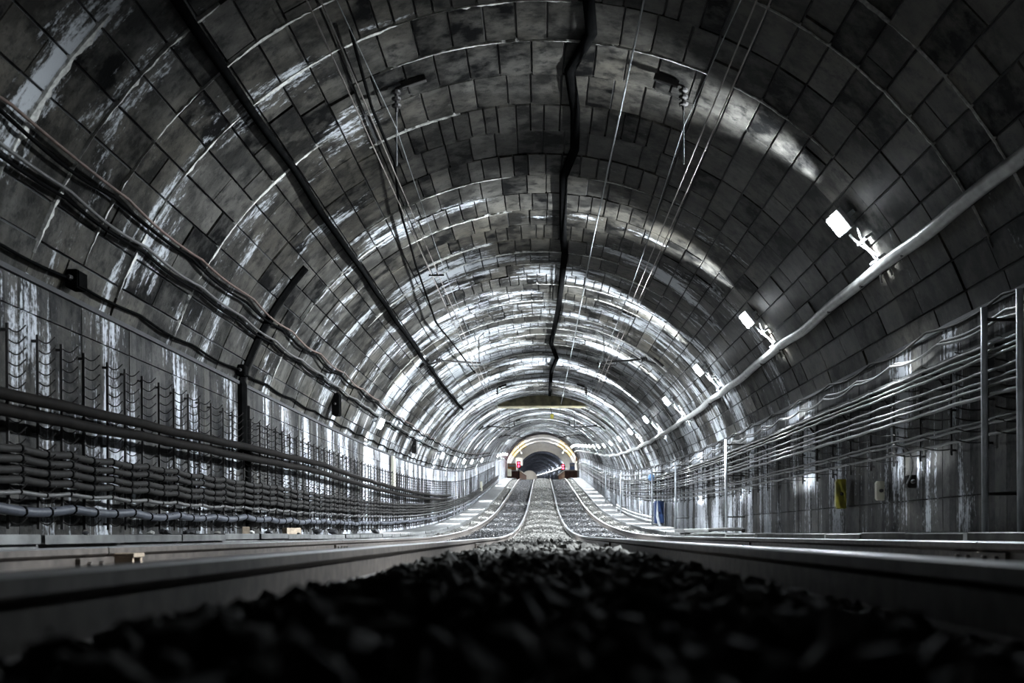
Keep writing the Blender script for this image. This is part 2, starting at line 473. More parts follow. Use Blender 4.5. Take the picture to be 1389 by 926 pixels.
# ---- walkways of concrete slabs on either side
def walkway(name, sg, top, inner, label):
    w = empty(name, T(sg * 3.4, -.3, 20), label, kind='structure')
    mb = MB(); dd = np.arange(-6, DEND + 1, 1.0)
    V = []
    for d in dd: V += [T(sg * inner, -.45, d), T(sg * inner, top - .055, d), T(sg * 4.1, top - .055, d)]
    for k in range(len(dd) - 1):
        a = 3 * k; mb.add([V[a], V[a + 1], V[a + 2], V[a + 3], V[a + 4], V[a + 5]], [(0, 1, 4, 3), (1, 2, 5, 4)])
    mb.build('kerb_wall', M['concrete'], w)
    d = -1.0; i = 0
    while d < DEND - 1:
        ln = 1.18 if d < 60 else 2.4
        t = top + rng.normal(0, .005); j = rng.normal(0, .008)
        a, b = d + .012, d + ln - .012
        V = []
        for (la, h, c) in ((inner - .03, t - .055, 0), (inner - .03, t - .006, 0), (inner - .024, t, .006), (3.905, t, .006)):
            V += [T(sg * (la + j * (la < 3.9)), h, a + c), T(sg * (la + j * (la < 3.9)), h, b - c)]
        s = MB(); s.add(V, [(0, 1, 3, 2), (2, 3, 5, 4), (4, 5, 7, 6), (0, 2, 4, 6), (1, 7, 5, 3), (0, 6, 7, 1)])
        s.build('slab', M['concrete'], w)
        d += ln
    return w
walk_l = walkway('walkway_left', -1, .012, 2.98, 'raised concrete slab walkway along the left wall')
walk_r = walkway('walkway_right', 1, -.012, 3.0, 'raised concrete slab walkway along the right wall')

# ---- stained flat beam cutting across the crown
def crown_beam():
    mb = MB(); a, b = 40.0, 41.2; n = 18; hw = 1.78; zb = 4.44
    V = []
    for d in (a, b):
        for i in range(n):
            x = -hw + 2 * hw * i / (n - 1)
            V.append(T(x, CEN + math.sqrt((RAD + .02) ** 2 - x * x), d)); V.append(T(x, zb, d))
    fs = []
    for i in range(n - 1):
        fs += [(2 * i, 2 * i + 1, 2 * i + 3, 2 * i + 2), (2 * n + 2 * i, 2 * n + 2 * i + 2, 2 * n + 2 * i + 3, 2 * n + 2 * i + 1), (2 * i + 1, 2 * n + 2 * i + 1, 2 * n + 2 * i + 3, 2 * i + 3)]
    mb.add(V, fs)
    return tag(mb.build('trim_3', M['beam']), 'stained crescent-shaped header beam across the crown of the vault', kind='structure')
crown_beam()

# =================================================================== BALLAST
def sm(t): t = np.clip(t, 0, 1); return t * t * (3 - 2 * t)
def bal(lat, d):
    a = np.abs(lat)
    h = -.098 - .10 * sm((a - .25) / .5) - .0 * a
    h = np.where(a > .78, -.228, h)
    h = np.where(a > 2.36, -.205 + .06 * sm((a - 2.4) / .5), h)
    h = h + .006 * np.sin(d * 2.3 + lat * 3)
    return h
dd = np.concatenate([np.arange(-3, 12, .25), np.arange(12, 40, .5), np.arange(40, 121, 1.0)])
ll = np.linspace(-3.05, 3.05, 62)
DD, LL = np.meshgrid(dd, ll, indexing='ij')
V = TA(LL, bal(LL, DD) - .012, DD).reshape(-1, 3)
i = np.arange(len(dd) - 1)[:, None] * len(ll) + np.arange(len(ll) - 1)[None]
ballast = tag(link('floor_ballast', V, np.stack([i, i + 1, i + len(ll) + 1, i + len(ll)], -1).reshape(-1, 4), M['bed']), 'bed of broken stone ballast under and between the two tracks', kind='structure')

def ico():
    p = (1 + 5 ** .5) / 2
    v = np.array([(-1, p, 0), (1, p, 0), (-1, -p, 0), (1, -p, 0), (0, -1, p), (0, 1, p), (0, -1, -p), (0, 1, -p), (p, 0, -1), (p, 0, 1), (-p, 0, -1), (-p, 0, 1)], float)
    v /= np.linalg.norm(v[0])
    f = np.array([(0, 11, 5), (0, 5, 1), (0, 1, 7), (0, 7, 10), (0, 10, 11), (1, 5, 9), (5, 11, 4), (11, 10, 2), (10, 7, 6), (7, 1, 8), (3, 9, 4), (3, 4, 2), (3, 2, 6), (3, 6, 8), (3, 8, 9), (4, 9, 5), (2, 4, 11), (6, 2, 10), (8, 6, 7), (9, 8, 1)])
    return v, f
IV, IF = ico()
def stones_at(n, dlo, dhi, llo, lhi, slo, shi, pw=1.0):
    d = dlo + (dhi - dlo) * rng.random(n) ** pw
    la = rng.uniform(llo, lhi, n)
    ok = (np.abs(np.abs(la) - .8) > .055) & (np.abs(np.abs(la) - 2.305) > .055)
    d, la = d[ok], la[ok]; n = len(d)
    sz = rng.uniform(slo, shi, n)
    h = bal(la, d) + sz * rng.uniform(-.1, .35, n)
    ax = sz[:, None] * rng.uniform(.6, 1.25, (n, 3)); ax[:, 2] *= .75
    vv = IV[None] * (1 + rng.uniform(-.42, .30, (n, 12, 1)))
    vv = vv * ax[:, None, :]
    # random rotation
    q = rng.normal(size=(n, 4)); q /= np.linalg.norm(q, axis=1)[:, None]
    w, x, y, z = q.T
    R = np.stack([1 - 2 * (y * y + z * z), 2 * (x * y - z * w), 2 * (x * z + y * w), 2 * (x * y + z * w), 1 - 2 * (x * x + z * z), 2 * (y * z - x * w), 2 * (x * z - y * w), 2 * (y * z + x * w), 1 - 2 * (x * x + y * y)], -1).reshape(n, 3, 3)
    vv = np.einsum('nij,nkj->nki', R, vv)
    c = TA(la, h, d)
    return c, vv + c[:, None, :], sz, la, d
def stuff_stones(name, groups, mat, parent):
    Vs = np.concatenate([g[1] for g in groups])
    n = len(Vs)
    Fs = (np.arange(n)[:, None, None] * 12 + IF[None]).reshape(-1, 3)
    return tag(link(name, Vs.reshape(-1, 3), Fs, mat, parent), kind='stuff')
def drop(g, keep): return tuple(a[keep] for a in g)
near = stones_at(2600, .5, 4.0, -.74, .74, .014, .034, .8)
near2 = stones_at(900, 4.0, 7.0, -.74, .74, .016, .036, .9)
G = tuple(np.concatenate([a, b]) for a, b in zip(near, near2))
ppx = VPX + F * G[3] / G[4]; ppy = VPY - F * (G[0][:, 2] - CZ) / G[4]
score = np.where((ppx > -10) & (ppx < W + 10) & (ppy < H + 20) & (G[0][:, 2] - CZ > -.14), G[2] / G[4], 0)
top = np.argsort(-score)[:300]
for i in top: link('stone', G[1][i], IF, M['stone_c'], ballast)
keep = np.ones(len(G[0]), bool); keep[top] = False
gs = [drop(G, keep), stones_at(5200, 7, 22, -.74, .74, .018, .04), stones_at(5200, 22, 55, -.74, .74, .022, .045), stones_at(3500, 55, 118, -.74, .74, .03, .055)]
stuff_stones('ballast_stones', gs, M['stone_c'], ballast)
gd = []
for sg in (-1, 1):
    lo, hi = sorted((sg * .86, sg * 2.25))
    gd += [stones_at(3500, .8, 8, lo, hi, .016, .036), stones_at(6000, 8, 30, lo, hi, .018, .04), stones_at(6000, 30, 70, lo, hi, .022, .045), stones_at(3000, 70, 118, lo, hi, .03, .055)]
stuff_stones('track_stones', gd, M['stone_d'], ballast)
gd = []
for sg in (-1, 1):
    lo, hi = sorted((sg * 2.37, sg * 2.96))
    gd += [stones_at(2500, 2, 14, lo, hi, .016, .036), stones_at(4500, 14, 60, lo, hi, .02, .042), stones_at(1500, 60, 118, lo, hi, .03, .05)]
stuff_stones('shoulder_stones', gd, M['stone_c'], ballast)

# =================================================================== TRACKS
HEAD = [(-.035, -.006), (-.029, 0), (.029, 0), (.035, -.006), (.036, -.034), (.030, -.040), (.009, -.052), (.008, -.125), (.02, -.138), (.068, -.150), (.070, -.160),
        (-.070, -.160), (-.068, -.150), (-.02, -.138), (-.008, -.125), (-.009, -.052), (-.030, -.040), (-.036, -.034)]
def rail_part(lat, d0, d1, parent, label=None):
    dd = np.concatenate([np.arange(d0, min(d1, 18), 1.5), np.arange(max(d0, 18), d1, .8), [d1]])
    n = len(HEAD); V = []; fs = []; mi = []
    for d in dd: V += [T(lat + a, RAIL + b, d) for a, b in HEAD]
    for k in range(len(dd) - 1):
        for i in range(n):
            j = (i + 1) % n
            fs.append((k * n + i, (k + 1) * n + i, (k + 1) * n + j, k * n + j)); mi.append(1 if i in (0, 1, 2) else 0)
    fs.append(tuple(range(n))); mi.append(0); fs.append(tuple((len(dd) - 1) * n + i for i in range(n - 1, -1, -1))); mi.append(0)
    return tag(link('rail', V, fs, [M['railside'], M['railtop']], parent, mi=mi), label)
def fishplate(lat, d, parent, side):
    mb = MB(); c = T(lat + side * .02, RAIL - .088, d)
    mb.box(c, .013, .33, .036, bev=.006)
    for k in (-.24, -.1, .1, .24): mb.lathe((c[0] + side * .012, c[1] + k, c[2]), (side, 0, 0), [(0, .017), (.02, .017), (.022, .012)], 6)
    return mb.build('fishplate', M['railside'], parent)
def track(sg, label):
    t = empty('railway_track', T(sg * 1.55, -.24, 2), label, 'railway track', 'pair of parallel tracks')
    for la in (.8, 2.305):
        gaps = [12.3] if la < 1 else [5.4, 11.7]
        e = [-3.0] + gaps + [119.0]
        for a, b in zip(e[:-1], e[1:]): rail_part(sg * la, a + (.006 if a > 0 else 0), b - .006, t, 'steel rail with a polished head, %s side of its track' % ('inner' if la < 1 else 'outer'))
        for g in gaps:
            for s in (-1, 1): fishplate(sg * la, g, t, s)
    mb = MB(); mb.box((0, 0, 0), 1.2, .11, .06, bev=.012)
    src = None
    pl = None
    for k in range(195):
        d = 1.1 + .6 * k
        loc = T(sg * 1.5525, -.335 + .0, d)
        if src is None:
            src = mb.build('sleeper', M['sleeper'], t, origin=(0, 0, -.06)); src.location = Vector(loc) - wloc(t)
        else: child(src, t, loc)
    # rail clips (one shared mesh) on the nearer sleepers
    cb = MB(); cb.box((0, 0, .006), .16, .075, .006, bev=.003)
    for s in (-1, 1):
        cb.box((s * .1, 0, .022), .022, .03, .012, bev=.005); cb.lathe((s * .1, 0, .03), (0, 0, 1), [(0, .016), (.02, .016), (.026, .01)], 6)
    cs = None
    for k in range(45):
        d = 1.1 + .6 * k
        for la in (.8, 2.305):
            loc = T(sg * la, RAIL - .172, d)
            if cs is None:
                cs = cb.build('rail_chair', M['iron'], t, origin=(0, 0, 0)); cs.location = Vector(loc) - wloc(t)
            else: child(cs, t, loc)
    return t
track_l = track(-1, 'left railway track with steel rails, leading to the red signal')
track_r = track(1, 'right railway track with steel rails, beside the thin-cable wall')

# timber packing block against the left outer rail
mb = MB(); c = T(-2.23, -.135, 5.55); mb.box((c[0], c[1], c[2] + .035), .06, .075, .012, bev=.004)
pk = empty('timber_packing', (c[0], c[1], c[2] - .06), 'small pale timber packing block against the left outer rail', 'timber block')
mb.build('top_board', M['wood'], pk)
for k in (-.055, .055):
    m2 = MB(); m2.box((c[0], c[1] + k, c[2] - .02), .05, .012, .045, bev=.003); m2.build('leg', M['wood'], pk)

# =================================================================== LAMPS
def ring_frame(lat, h):
    n = Vector((-lat, 0, CEN - h)).normalized()           # inward
    t = Vector((-n.z, 0, n.x)); 
    if t.z < 0: t = -t                                      # up along the ring
    return n, t
def lamp(side, lat, h, d, label, group, power=1.0, detail=True, lights=True):
    n, t = ring_frame(lat, h); c = Vector(T(lat, h, d)); Y = Vector((0, 1, 0))
    e = empty('tunnel_lamp', c - n * .15, label, 'lamp', group)
    b = MB(); b.box(c - n * .045, .12, .12, .03, t, Y, n, bev=.01); b.build('housing', M['lampbody'], e)
    l = MB(); l.box(c + n * .014, .11, .112, .037, t, Y, n, bev=.015); l.build('lens', M['lens'], e)
    if detail:
        for k in (-1, 1):
            a = MB(); a.box(c - n * .1 + Y * (k * .09), .02, .008, .07, t, Y, n); a.build('mounting_arm', M['galv'], e)
            g = MB(); g.tube([c + n * .05 + Y * (k * .06) + t * .12, c + n * .062 + Y * (k * .06), c + n * .05 + Y * (k * .06) - t * .12], .006, 5); g.build('guard_bar', M['galv'], e)
    if lights:
        p = power * LAMP
        fan = [(72, 14, 50), (104, 18, 66), (138, 26, 68)] if d < 6 else [(4, 7, 44), (36, 15 if d < 12 else 26, 66), (70, 24 if d < 12 else 32, 70), (106, 15, 64), (138, 15, 60), (162, 10, 42)] if d < 62 else [(20, 22, 60), (80, 46, 90), (150, 34, 70)]
        if d > 6: light('lamp_beam', 'AREA', c - t * .13 - n * .01, 5.0 * p, -t - n * .42, .16, math.radians(60), e, size_y=.08)
        if d > 6: light('lamp_beam', 'AREA', c + n * .06, 48 * p, n - t * .45, .18, math.radians(164), e)
        for ang, pw, sp in fan:                              # light leaves in a fan across the tunnel section
            a = math.radians(ang - 4); dv = t * math.cos(a) + n * math.sin(a)
            light('lamp_beam', 'AREA', c + dv * .13 + n * .02, pw * p, dv, .16, math.radians(sp), e, size_y=.08)
    return e
rl = [5.6, 10.7, 15.5, 20.3, 25.5, 30.6, 36.0] + [41.2 + 5.1 * k for k in range(14)]
nth = ['floodlight of the right-hand row nearest to the viewer, above the upper right corner', 'largest lit rectangular floodlight in view on the right of the vault', 'second largest lit floodlight on the right of the vault', 'third lit floodlight from the front on the right of the vault', 'fourth lit floodlight from the front on the right of the vault', 'fifth lit floodlight from the front on the right of the vault', 'sixth lit floodlight from the front on the right of the vault']
for k, d in enumerate(rl):
    lamp(1, 3.09, 3.2, d, nth[k] if k < len(nth) else '%s lit floodlight from the front in the distant row on the right of the vault' % ORD[k - 1], 'floodlights on the right of the vault', [.45, .52, .7, .85][k] if k < 4 else .88 if d < 40 else .5, d < 40, True)
ll_ = [22.8, 36.8, 42.0, 47.0, 52.2, 61.0, 83, 88.2, 93.5, 99, 104.5]
for k, d in enumerate(ll_):
    lamp(-1, -3.57, 2.43, d, {0: 'lit floodlight above the hooks of the left wall, nearest on that side', 5: 'bright lit floodlight low on the left wall before the dark stretch'}.get(k, '%s lit floodlight from the front in the row low on the left wall' % ORD[k]), 'floodlights on the left wall', (.5 if k == 0 else .5), d < 40, True)

# conduits looping under each of the nearer right-hand lamps
for k, d in enumerate(rl[:7]):
    e = empty('lamp_cable', T(3.4, 2.85, d), 'pair of thin conduits running down from the %s right-hand floodlight' % ['nearest', 'largest', 'second', 'third', 'fourth', 'fifth', 'sixth', 'seventh'][k], 'conduit', 'lamp feed conduits')
    s0 = s_at(3.09, 3.2)
    for q, o in enumerate((-.08, .1)):
        ss = np.linspace(s0 + .16, s0 + .78, 14)
        la, hh = arch(ss, RAD - .07 - .02 * np.sin(np.linspace(0, 6, 14) + q))
        mb = MB(); mb.tube(TA(la, hh, d + o + .06 * np.sin(np.linspace(0, 5, 14) + q * 2)), .013, 6); mb.build('conduit', M['pipe'], e, smooth=True)
        for sx in (.3, .55):
            m2 = MB(); la2, hh2 = arch(s0 + sx, RAD - .05); n, t = ring_frame(float(la2), float(hh2))
            m2.box(T(float(la2), float(hh2), d + o), .012, .045, .045, t, (0, 1, 0), n); m2.build('saddle', M['galv'], e)

# =================================================================== CABLES AND PIPES
def cable(name, label, lat, h, d0, d1, r, mat, cat='cable', group=None, step=.1, sag=0.0, period=.4, phase=0.0, wob=0.0, n=6, ties=None, parent=None, flat=1.0):
    """lat, h: numbers or [(d, value)...]; sags between supports every 'period' metres"""
    dd = np.concatenate([np.arange(d0, min(d1, 30), step), np.arange(max(d0, 30), d1, step * 3)])
    f = lambda v: np.full(len(dd), float(v)) if not isinstance(v, list) else np.interp(dd, [a for a, _ in v], [b for _, b in v])
    la, hh = f(lat), f(h)
    hh = hh - sag * np.abs(np.sin(math.pi * (dd - phase) / period))
    if wob:
        q = rng.uniform(0, 6, 4)
        hh = hh + wob * (np.sin(dd * 1.3 + q[0]) + .6 * np.sin(dd * 2.9 + q[1])); la = la + .5 * wob * np.sin(dd * 1.9 + q[2])
    mb = MB(); mb.tube(TA(la, hh, dd), r, n, flat=flat)
    o = mb.build(name, mat, parent, smooth=True)
    if not parent: tag(o, label, cat, group)
    if ties:
        tb = None
        for d in np.arange(d0 + ties * .5, min(d1, 24), ties):
            i = int(np.argmin(abs(dd - d))); p = TA(la[i], hh[i], dd[i])
            if tb is None:
                m2 = MB(); m2.tube([(0, -.012, 0), (0, .012, 0)], r * 1.16, 8)
                tb = m2.build('tie', M['black'], o, origin=(0, 0, 0)); tb.location = Vector(p) - wloc(o)
            else: child(tb, o, p)
    return o
# left wall bundle
PH = 5.9
names = ['topmost', 'second', 'third', 'fourth', 'fifth']
for k, (h, r, mt) in enumerate([(.64, .031, 'cable'), (.566, .031, 'cable'), (.483, .031, 'cable'), (.414, .031, 'cable'), (.324, .019, 'cable_l'), ]):
    hp = [(5, h - .0), (20, h + .07), (45, h + .10), (70, h + .0), (100, h)]
    cable('bundle_cable', '%s cable of the sagging dark bundle low on the left wall' % names[k], -3.80, hp, 4.5, 90, r, M[mt], group='cable bundle on the left wall', sag=.018, period=.8, phase=PH, wob=.005, n=8, ties=.4)
cable('thick_cable', 'thick blue-grey twisted cable lowest on the left wall', -3.78, [(5, .205), (20, .255), (45, .27), (100, .2)], 4.5, 90, .038, M['cable_b'], sag=.03, period=1.2, phase=PH, wob=.008, n=8, ties=.4)
cable('thick_cable', 'upper of two heavy brown pipes crossing the hooks of the left wall', -3.72, [(4, .96), (7.2, 1.0), (17, 1.2), (39, .99), (42, .97)], 4.2, 42, .045, M['pipe_dark'], sag=.008, period=1.6, wob=.004, n=10)
cable('thick_cable', 'lower of two heavy brown pipes crossing the hooks of the left wall', -3.70, [(4, .84), (7.2, .885), (17, 1.06), (39, .86), (42, .85)], 4.2, 42, .045, M['pipe_dark'], sag=.008, period=1.6, wob=.004, n=10)
# left vault cables
cable('vault_cable', 'light grey slack cable along the left haunch of the vault', -3.60, 2.64, 4.5, 75, .015, M['cable_l'], sag=.03, period=1.52, phase=.3, wob=.007, n=6)
cable('vault_cable', 'thin black cable strapped beside the light grey haunch cable', -3.63, 2.595, 4.5, 75, .016, M['black'], sag=.03, period=1.52, phase=.3, wob=.004, n=6)
cable('vault_cable', 'rust coloured thin cable above the haunch cable of the left vault', -3.48, 2.85, 4.5, 70, .013, simple('rust_cable', (.055, .032, .023), .6), sag=.04, period=1.9, phase=1.1, wob=.012, n=6)
cable('vault_cable', 'dark thin cable just under the rust coloured one on the left vault', -3.515, 2.80, 4.5, 70, .015, M['black'], sag=.05, period=1.9, phase=.9, wob=.012, n=6)
cable('vault_cable', 'thin dark cable along the left springing line', -3.85, [(4, 2.11), (60, 2.13)], 4.5, 75, .015, M['black'], sag=.03, period=1.52, phase=.8, wob=.006, n=6)
cable('vault_cable', 'thick black cable crossing the upper left of the vault', -2.60, 3.84, 4.5, 34, .040, M['black'], sag=.0, wob=.012, n=8)
cable('vault_cable', 'thin dark cable hanging in bends left of the crown', [(9, -1.65), (10.6, -1.72), (12, -1.70), (13.5, -1.85), (16, -1.95), (20, -2.05), (24, -1.9), (28, -1.8)], [(9, 4.4), (12, 4.35), (16, 4.22), (20, 4.12), (28, 4.25)], 9.0, 28, .016, M['black'], wob=.004)
cable('crown_cable', 'broad black band zigzagging along the crown of the vault', [(5, .5), (8, .46), (9.3, .445), (9.9, .50), (10.7, .31), (11.7, .40), (12.9, .43), (13.9, .31), (16.6, .356), (17.7, .41), (22, .37), (26.5, .25), (29, .43), (32, .3), (36, .3), (40, .3)], 4.80, 5, 39.9, .06, M['black'], step=.1, n=8, flat=.5)

# right side: big conduit with clamps and plugs
def big_conduit():
    o = cable('power_conduit', 'thick grey conduit with clamps running below the floodlights on the right', 3.47, 2.70, 4.0, 112, .062, M['pipe'], 'conduit', sag=.0, wob=.014, n=12)
    tb = None
    for d in np.arange(4.8, 60, 1.27):
        p = T(3.54, 2.70, d)
        if tb is None:
            n, t = ring_frame(3.5, 2.7)
            m2 = MB(); m2.box((0, 0, 0), .018, .02, .11, tuple(t), (0, 1, 0), tuple(n)); m2.box(tuple(n * .0 + t * .06), .012, .02, .03, tuple(t), (0, 1, 0), tuple(n))
            tb = m2.build('clamp', M['iron'], o, origin=(0, 0, 0)); tb.location = Vector(p) - wloc(o)
        else: child(tb, o, p)
big_conduit()
RH = [1.495, 1.44, 1.39, 1.29, 1.21, 1.155, 1.09, .92, .88, .79]
for k, h in enumerate(RH):
    hp = [(5, h), (20, h + .05), (30, h + .06), (60, h - .05), (110, h)]
    cable('signal_cable', ['topmost', 'second', 'third', 'fourth', 'fifth', 'sixth', 'seventh', 'eighth', 'ninth', 'lowest'][k] + ' thin cable of the row on the right wall', (3.61 if h > 1 else 3.70) - .008 * (k % 3), hp, 4.5, 105, [.013, .013, .015, .012, .012, .012, .018, .012, .012, .014][k], M['cable_l'], group='thin cables on the right wall', sag=.007, period=.8, phase=.2 + .13 * k, wob=.004, n=6)
for k, (la, h) in enumerate(((3.73, 1.77), (3.72, 1.745))):
    cable('signal_cable', ['upper', 'lower'][k] + ' of two pale twisted cables above the row on the right wall', la, [(5, h), (30, h + .02), (100, h)], 4.5, 100, .014, M['cable_l'], group='pale twisted cables on the right wall', sag=.05, period=1.3, phase=.5 + .1 * k, wob=.01)
cable('signal_cable', 'dark slack cable at the right springing line', 3.80, 1.95, 4.5, 80, .013, M['cable'], sag=.06, period=1.7, wob=.01)

# shelf over the thin cables
def shelf():
    e = empty('cable_shelf', T(3.8, 1.53, 4.5), 'narrow concrete shelf above the row of thin cables on the right wall', 'shelf')
    dd = np.arange(4.0, 112, 1.0); mb = MB(); V = []
    hh = np.interp(dd, [5, 20, 30, 60, 110], [1.545, 1.595, 1.605, 1.495, 1.545])
    for d, h in zip(dd, hh): V += [T(3.66, h - .02, d), T(3.655, h, d), T(3.925, h + .01, d), T(3.925, h - .03, d)]
    fs = []
    for k in range(len(dd) - 1):
        for i in range(4): j = (i + 1) % 4; fs.append((4 * k + i, 4 * k + j, 4 * k + 4 + j, 4 * k + 4 + i))
    fs += [(3, 2, 1, 0), tuple(4 * (len(dd) - 1) + i for i in range(4))]
    mb.add(V, fs); mb.build('shelf_plate', M['concrete'], e)
    b = None
    for d in np.arange(5.2, 50, 1.6):
        p = T(3.80, float(np.interp(d, dd, hh)) - .06, d)
        if b is None:
            m2 = MB(); m2.box((0, 0, .018), .12, .012, .012); m2.box((.06, 0, -.04), .012, .012, .1, X=(.8, 0, .6), Z=(-.6, 0, .8))
            b = m2.build('shelf_bracket', M['iron'], e, origin=(0, 0, 0)); b.location = Vector(p) - wloc(e)
        else: child(b, e, p)
shelf()
# hook racks ----------------------------------------------------------------
def hook_path(sg, L=.125):
    q = np.linspace(0, 1, 8)
    L = L if sg < 0 else .27
    x = L * q; z = (-.030 if sg < 0 else -.010) * np.sin(math.pi * np.minimum(q * 1.05, 1)) + .022 * q ** 3
    return [(-sg * a, 0, b) for a, b in zip(x, z)]
def racks(sg, dlist, h0, h1, nh, label, group, n_full):
    src = None
    for k, d in enumerate(dlist):
        base = T(sg * 3.885, h0, d)
        e = empty('cable_rack', base, label % ((ORD[k] + ' ') if k < n_full else 'distant ') + (', counted from the front' if k < n_full else ''), 'cable rack', group)
        if src is None:
            p = MB(); p.box((0, 0, (h1 - h0) / 2), .010, .009, (h1 - h0) / 2, bev=.003)
            for zz in (.05, (h1 - h0) / 2, (h1 - h0) - .05): p.box((sg * .02, 0, zz), .022, .014, .010)
            post = p.build('post', M['iron'], e, origin=(0, 0, 0)); post.location = (0, 0, 0)
            hk = MB(); hk.tube(hook_path(sg), .0055, 5); hook = hk.build('hook', M['iron'], e, origin=(0, 0, 0)); hook.location = (-sg * .012, 0, .06)
            al = MB()
            for i in range(nh): al.tube([(a - sg * .012, b, c + .06 + i * (h1 - h0 - .1) / (nh - 1)) for a, b, c in hook_path(sg)], .0055, 4)
            src = (post, hook, al)
            hks = None
        else:
            c = src[0].copy(); COL.objects.link(c); c.parent = e; c.location = (0, 0, 0)
        if k < n_full:
            for i in range(nh):
                if k == 0 and i == 0: continue
                c = src[1].copy(); COL.objects.link(c); c.parent = e; c.location = (-sg * .012, 0, .06 + i * (h1 - h0 - .1) / (nh - 1))
        else:
            if hks is None:
                hks = src[2].build('hooks', M['iron'], e, origin=(0, 0, 0)); hks.location = (0, 0, 0); hks['kind'] = 'stuff'
            else:
                c = hks.copy(); COL.objects.link(c); c.parent = e; c.location = (0, 0, 0)
dl = [7.5 + .42 * k + rng.normal(0, .03) for k in range(0, 88)] + [45 + .9 * k for k in range(45)]
racks(-1, dl, .06, 1.56, 18, '%sblack iron rack of curved hooks on the left wall', 'hook racks on the left wall', 24)
dr = [6.6 + .8 * k for k in range(40)] + [39 + 2.0 * k for k in range(30)]
racks(1, dr, .72, 1.58, 9, '%ssmall iron rack under the thin cables of the right wall', 'cable racks on the right wall', 8)

# vertical steel poles on the right wall
for k, d in enumerate([7.68, 8.30, 20.0, 27.6, 33.5, 47.0, 58.0]):
    mb = MB(); mb.tube([T(3.56, -.02, d), T(3.56, 1.0, d), T(3.56, 1.80, d)], .026, 8)
    e = empty('wall_post', T(3.56, -.02, d), ['galvanised post at the right edge of the view, against the right wall', 'galvanised post left of the edge post, against the right wall'][k] if k < 2 else '%s galvanised post from the front clamped to the right wall' % ORD[k], 'post', 'galvanised posts on the right wall')
    mb.build('pole', M['galv'], e, smooth=True)
    for h in (.3, 1.1, 1.7):
        m2 = MB(); m2.box(T(3.74, h, d), .18, .014, .012); m2.build('clamp', M['iron'], e)

# dark duct following the left haunch
e = empty('cable_duct', T(-3.85, .1, 13.4), 'dark steel cable duct bending up the left wall onto the vault', 'duct')
ss = np.linspace(.05, 1.75, 14); la, hh = arch(ss, RAD + .01)
mb = MB(); mb.tube(np.concatenate([TA(-3.90, np.linspace(1.0, 1.95, 5), 13.4), TA(la, hh, 13.4)]), .075, 8); mb.build('duct', M['black'], e)
mb = MB(); mb.tube(np.concatenate([TA(-3.86, np.linspace(.1, 1.7, 4), 13.52)]), .035, 8); mb.build('lower_pipe', M['black'], e)
ss = np.linspace(.05, 1.2, 10); la, hh = arch(ss, RAD)
mb = MB(); mb.tube(TA(la, hh, 13.55), .04, 8); mb.build('side_pipe', M['cable'], e)

# junction boxes
def jbox(name, label, lat, h, d, hx, hy, hz, mat, lid=None, cat='junction box', inward=None):
    c = T(lat, h, d); e = empty(name, (c[0], c[1], c[2] - hz), label, cat)
    mb = MB(); mb.box(c, hx, hy, hz, bev=min(hx, hy, hz) * .2); mb.build('body', mat, e)
    sg = 1 if lat > 0 else -1
    m2 = MB(); m2.box((c[0] - sg * (hx + .004), c[1], c[2]), .006, hy * .85, hz * .85, bev=.002); m2.build('cover', lid or mat, e)
    for k in (-1, 1):
        m3 = MB(); m3.lathe((c[0], c[1] + k * hy, c[2]), (0, k, 0), [(0, .022), (.03, .022), (.05, .015)], 8); m3.build('gland', M['iron'], e)
    return e
jbox('junction_box', 'small black junction box on the springing-line cable of the left wall', -3.83, 2.11, 8.5, .05, .09, .075, M['black'])
jbox('junction_box', 'small black junction box beside the dark duct on the left', -3.83, 2.11, 13.2, .05, .08, .07, M['black'])
jbox('junction_box', 'dark boxy cable joint hanging on the left haunch beyond the duct', -3.70, 2.35, 18.6, .06, .12, .2, M['black'])
jbox('junction_box', 'distant dark junction box on the left haunch past the first left floodlight', -3.70, 2.4, 30.0, .06, .2, .2, M['iron'])
jbox('junction_box', 'cream sign panel standing upright on the left wall', -3.84, 1.52, 26.6, .03, .16, .42, M['creambox'], cat='panel')
jbox('junction_box', 'small cream box low on the left wall near the bright floodlight', -3.8, .75, 64.0, .06, .2, .3, M['creambox'])
jbox('junction_box', 'yellow box low on the right wall below the cables', 3.83, .49, 13.25, .06, .04, .19, M['yellow'])
jbox('junction_box', 'pale narrow box with a dark foot on the right wall', 3.86, .47, 11.8, .04, .035, .11, M['creambox'], M['creambox'])
jbox('junction_box', 'small grey box with looping leads on the right wall', 3.84, .52, 10.75, .04, .045, .07, M['cable'])
jbox('junction_box', 'blue cabinet standing by the right wall', 3.72, .42, 33.0, .14, .22, .36, M['blue'], cat='cabinet')
# looping leads by the small grey box
e = empty('loop_lead', T(3.8, .45, 10.75), 'two pale looped leads hanging over the small grey box', 'cable')
for k, (a, b) in enumerate(((-.05, -.34), (.06, -.1))):
    q = np.linspace(0, 1, 12)
    mb = MB(); mb.tube(TA(3.78 + 0 * q, .86 - .36 * q + .0 * q, 10.75 + a + b * np.sin(math.pi * q) * .5), .008, 6); mb.build('lead', M['cable_l'], e, smooth=True)
# blue globe lamp
c = T(3.55, 1.55, 33.6)
e = empty('globe_beacon', c, 'pale blue round beacon on the right wall above the blue cabinet', 'beacon')
mb = MB(); mb.lathe(c, (0, 0, 1), [(-.11, .03), (-.09, .08), (-.04, .11), (.03, .11), (.08, .085), (.11, .03)], 12); mb.build('globe', simple('pale_blue_glass', (.25, .45, .8), .2, 0, .05), e, smooth=True)
mb = MB(); mb.tube([T(3.62, 1.55, 33.6), T(3.92, 1.55, 33.6)], .02, 6); mb.build('bracket', M['iron'], e)
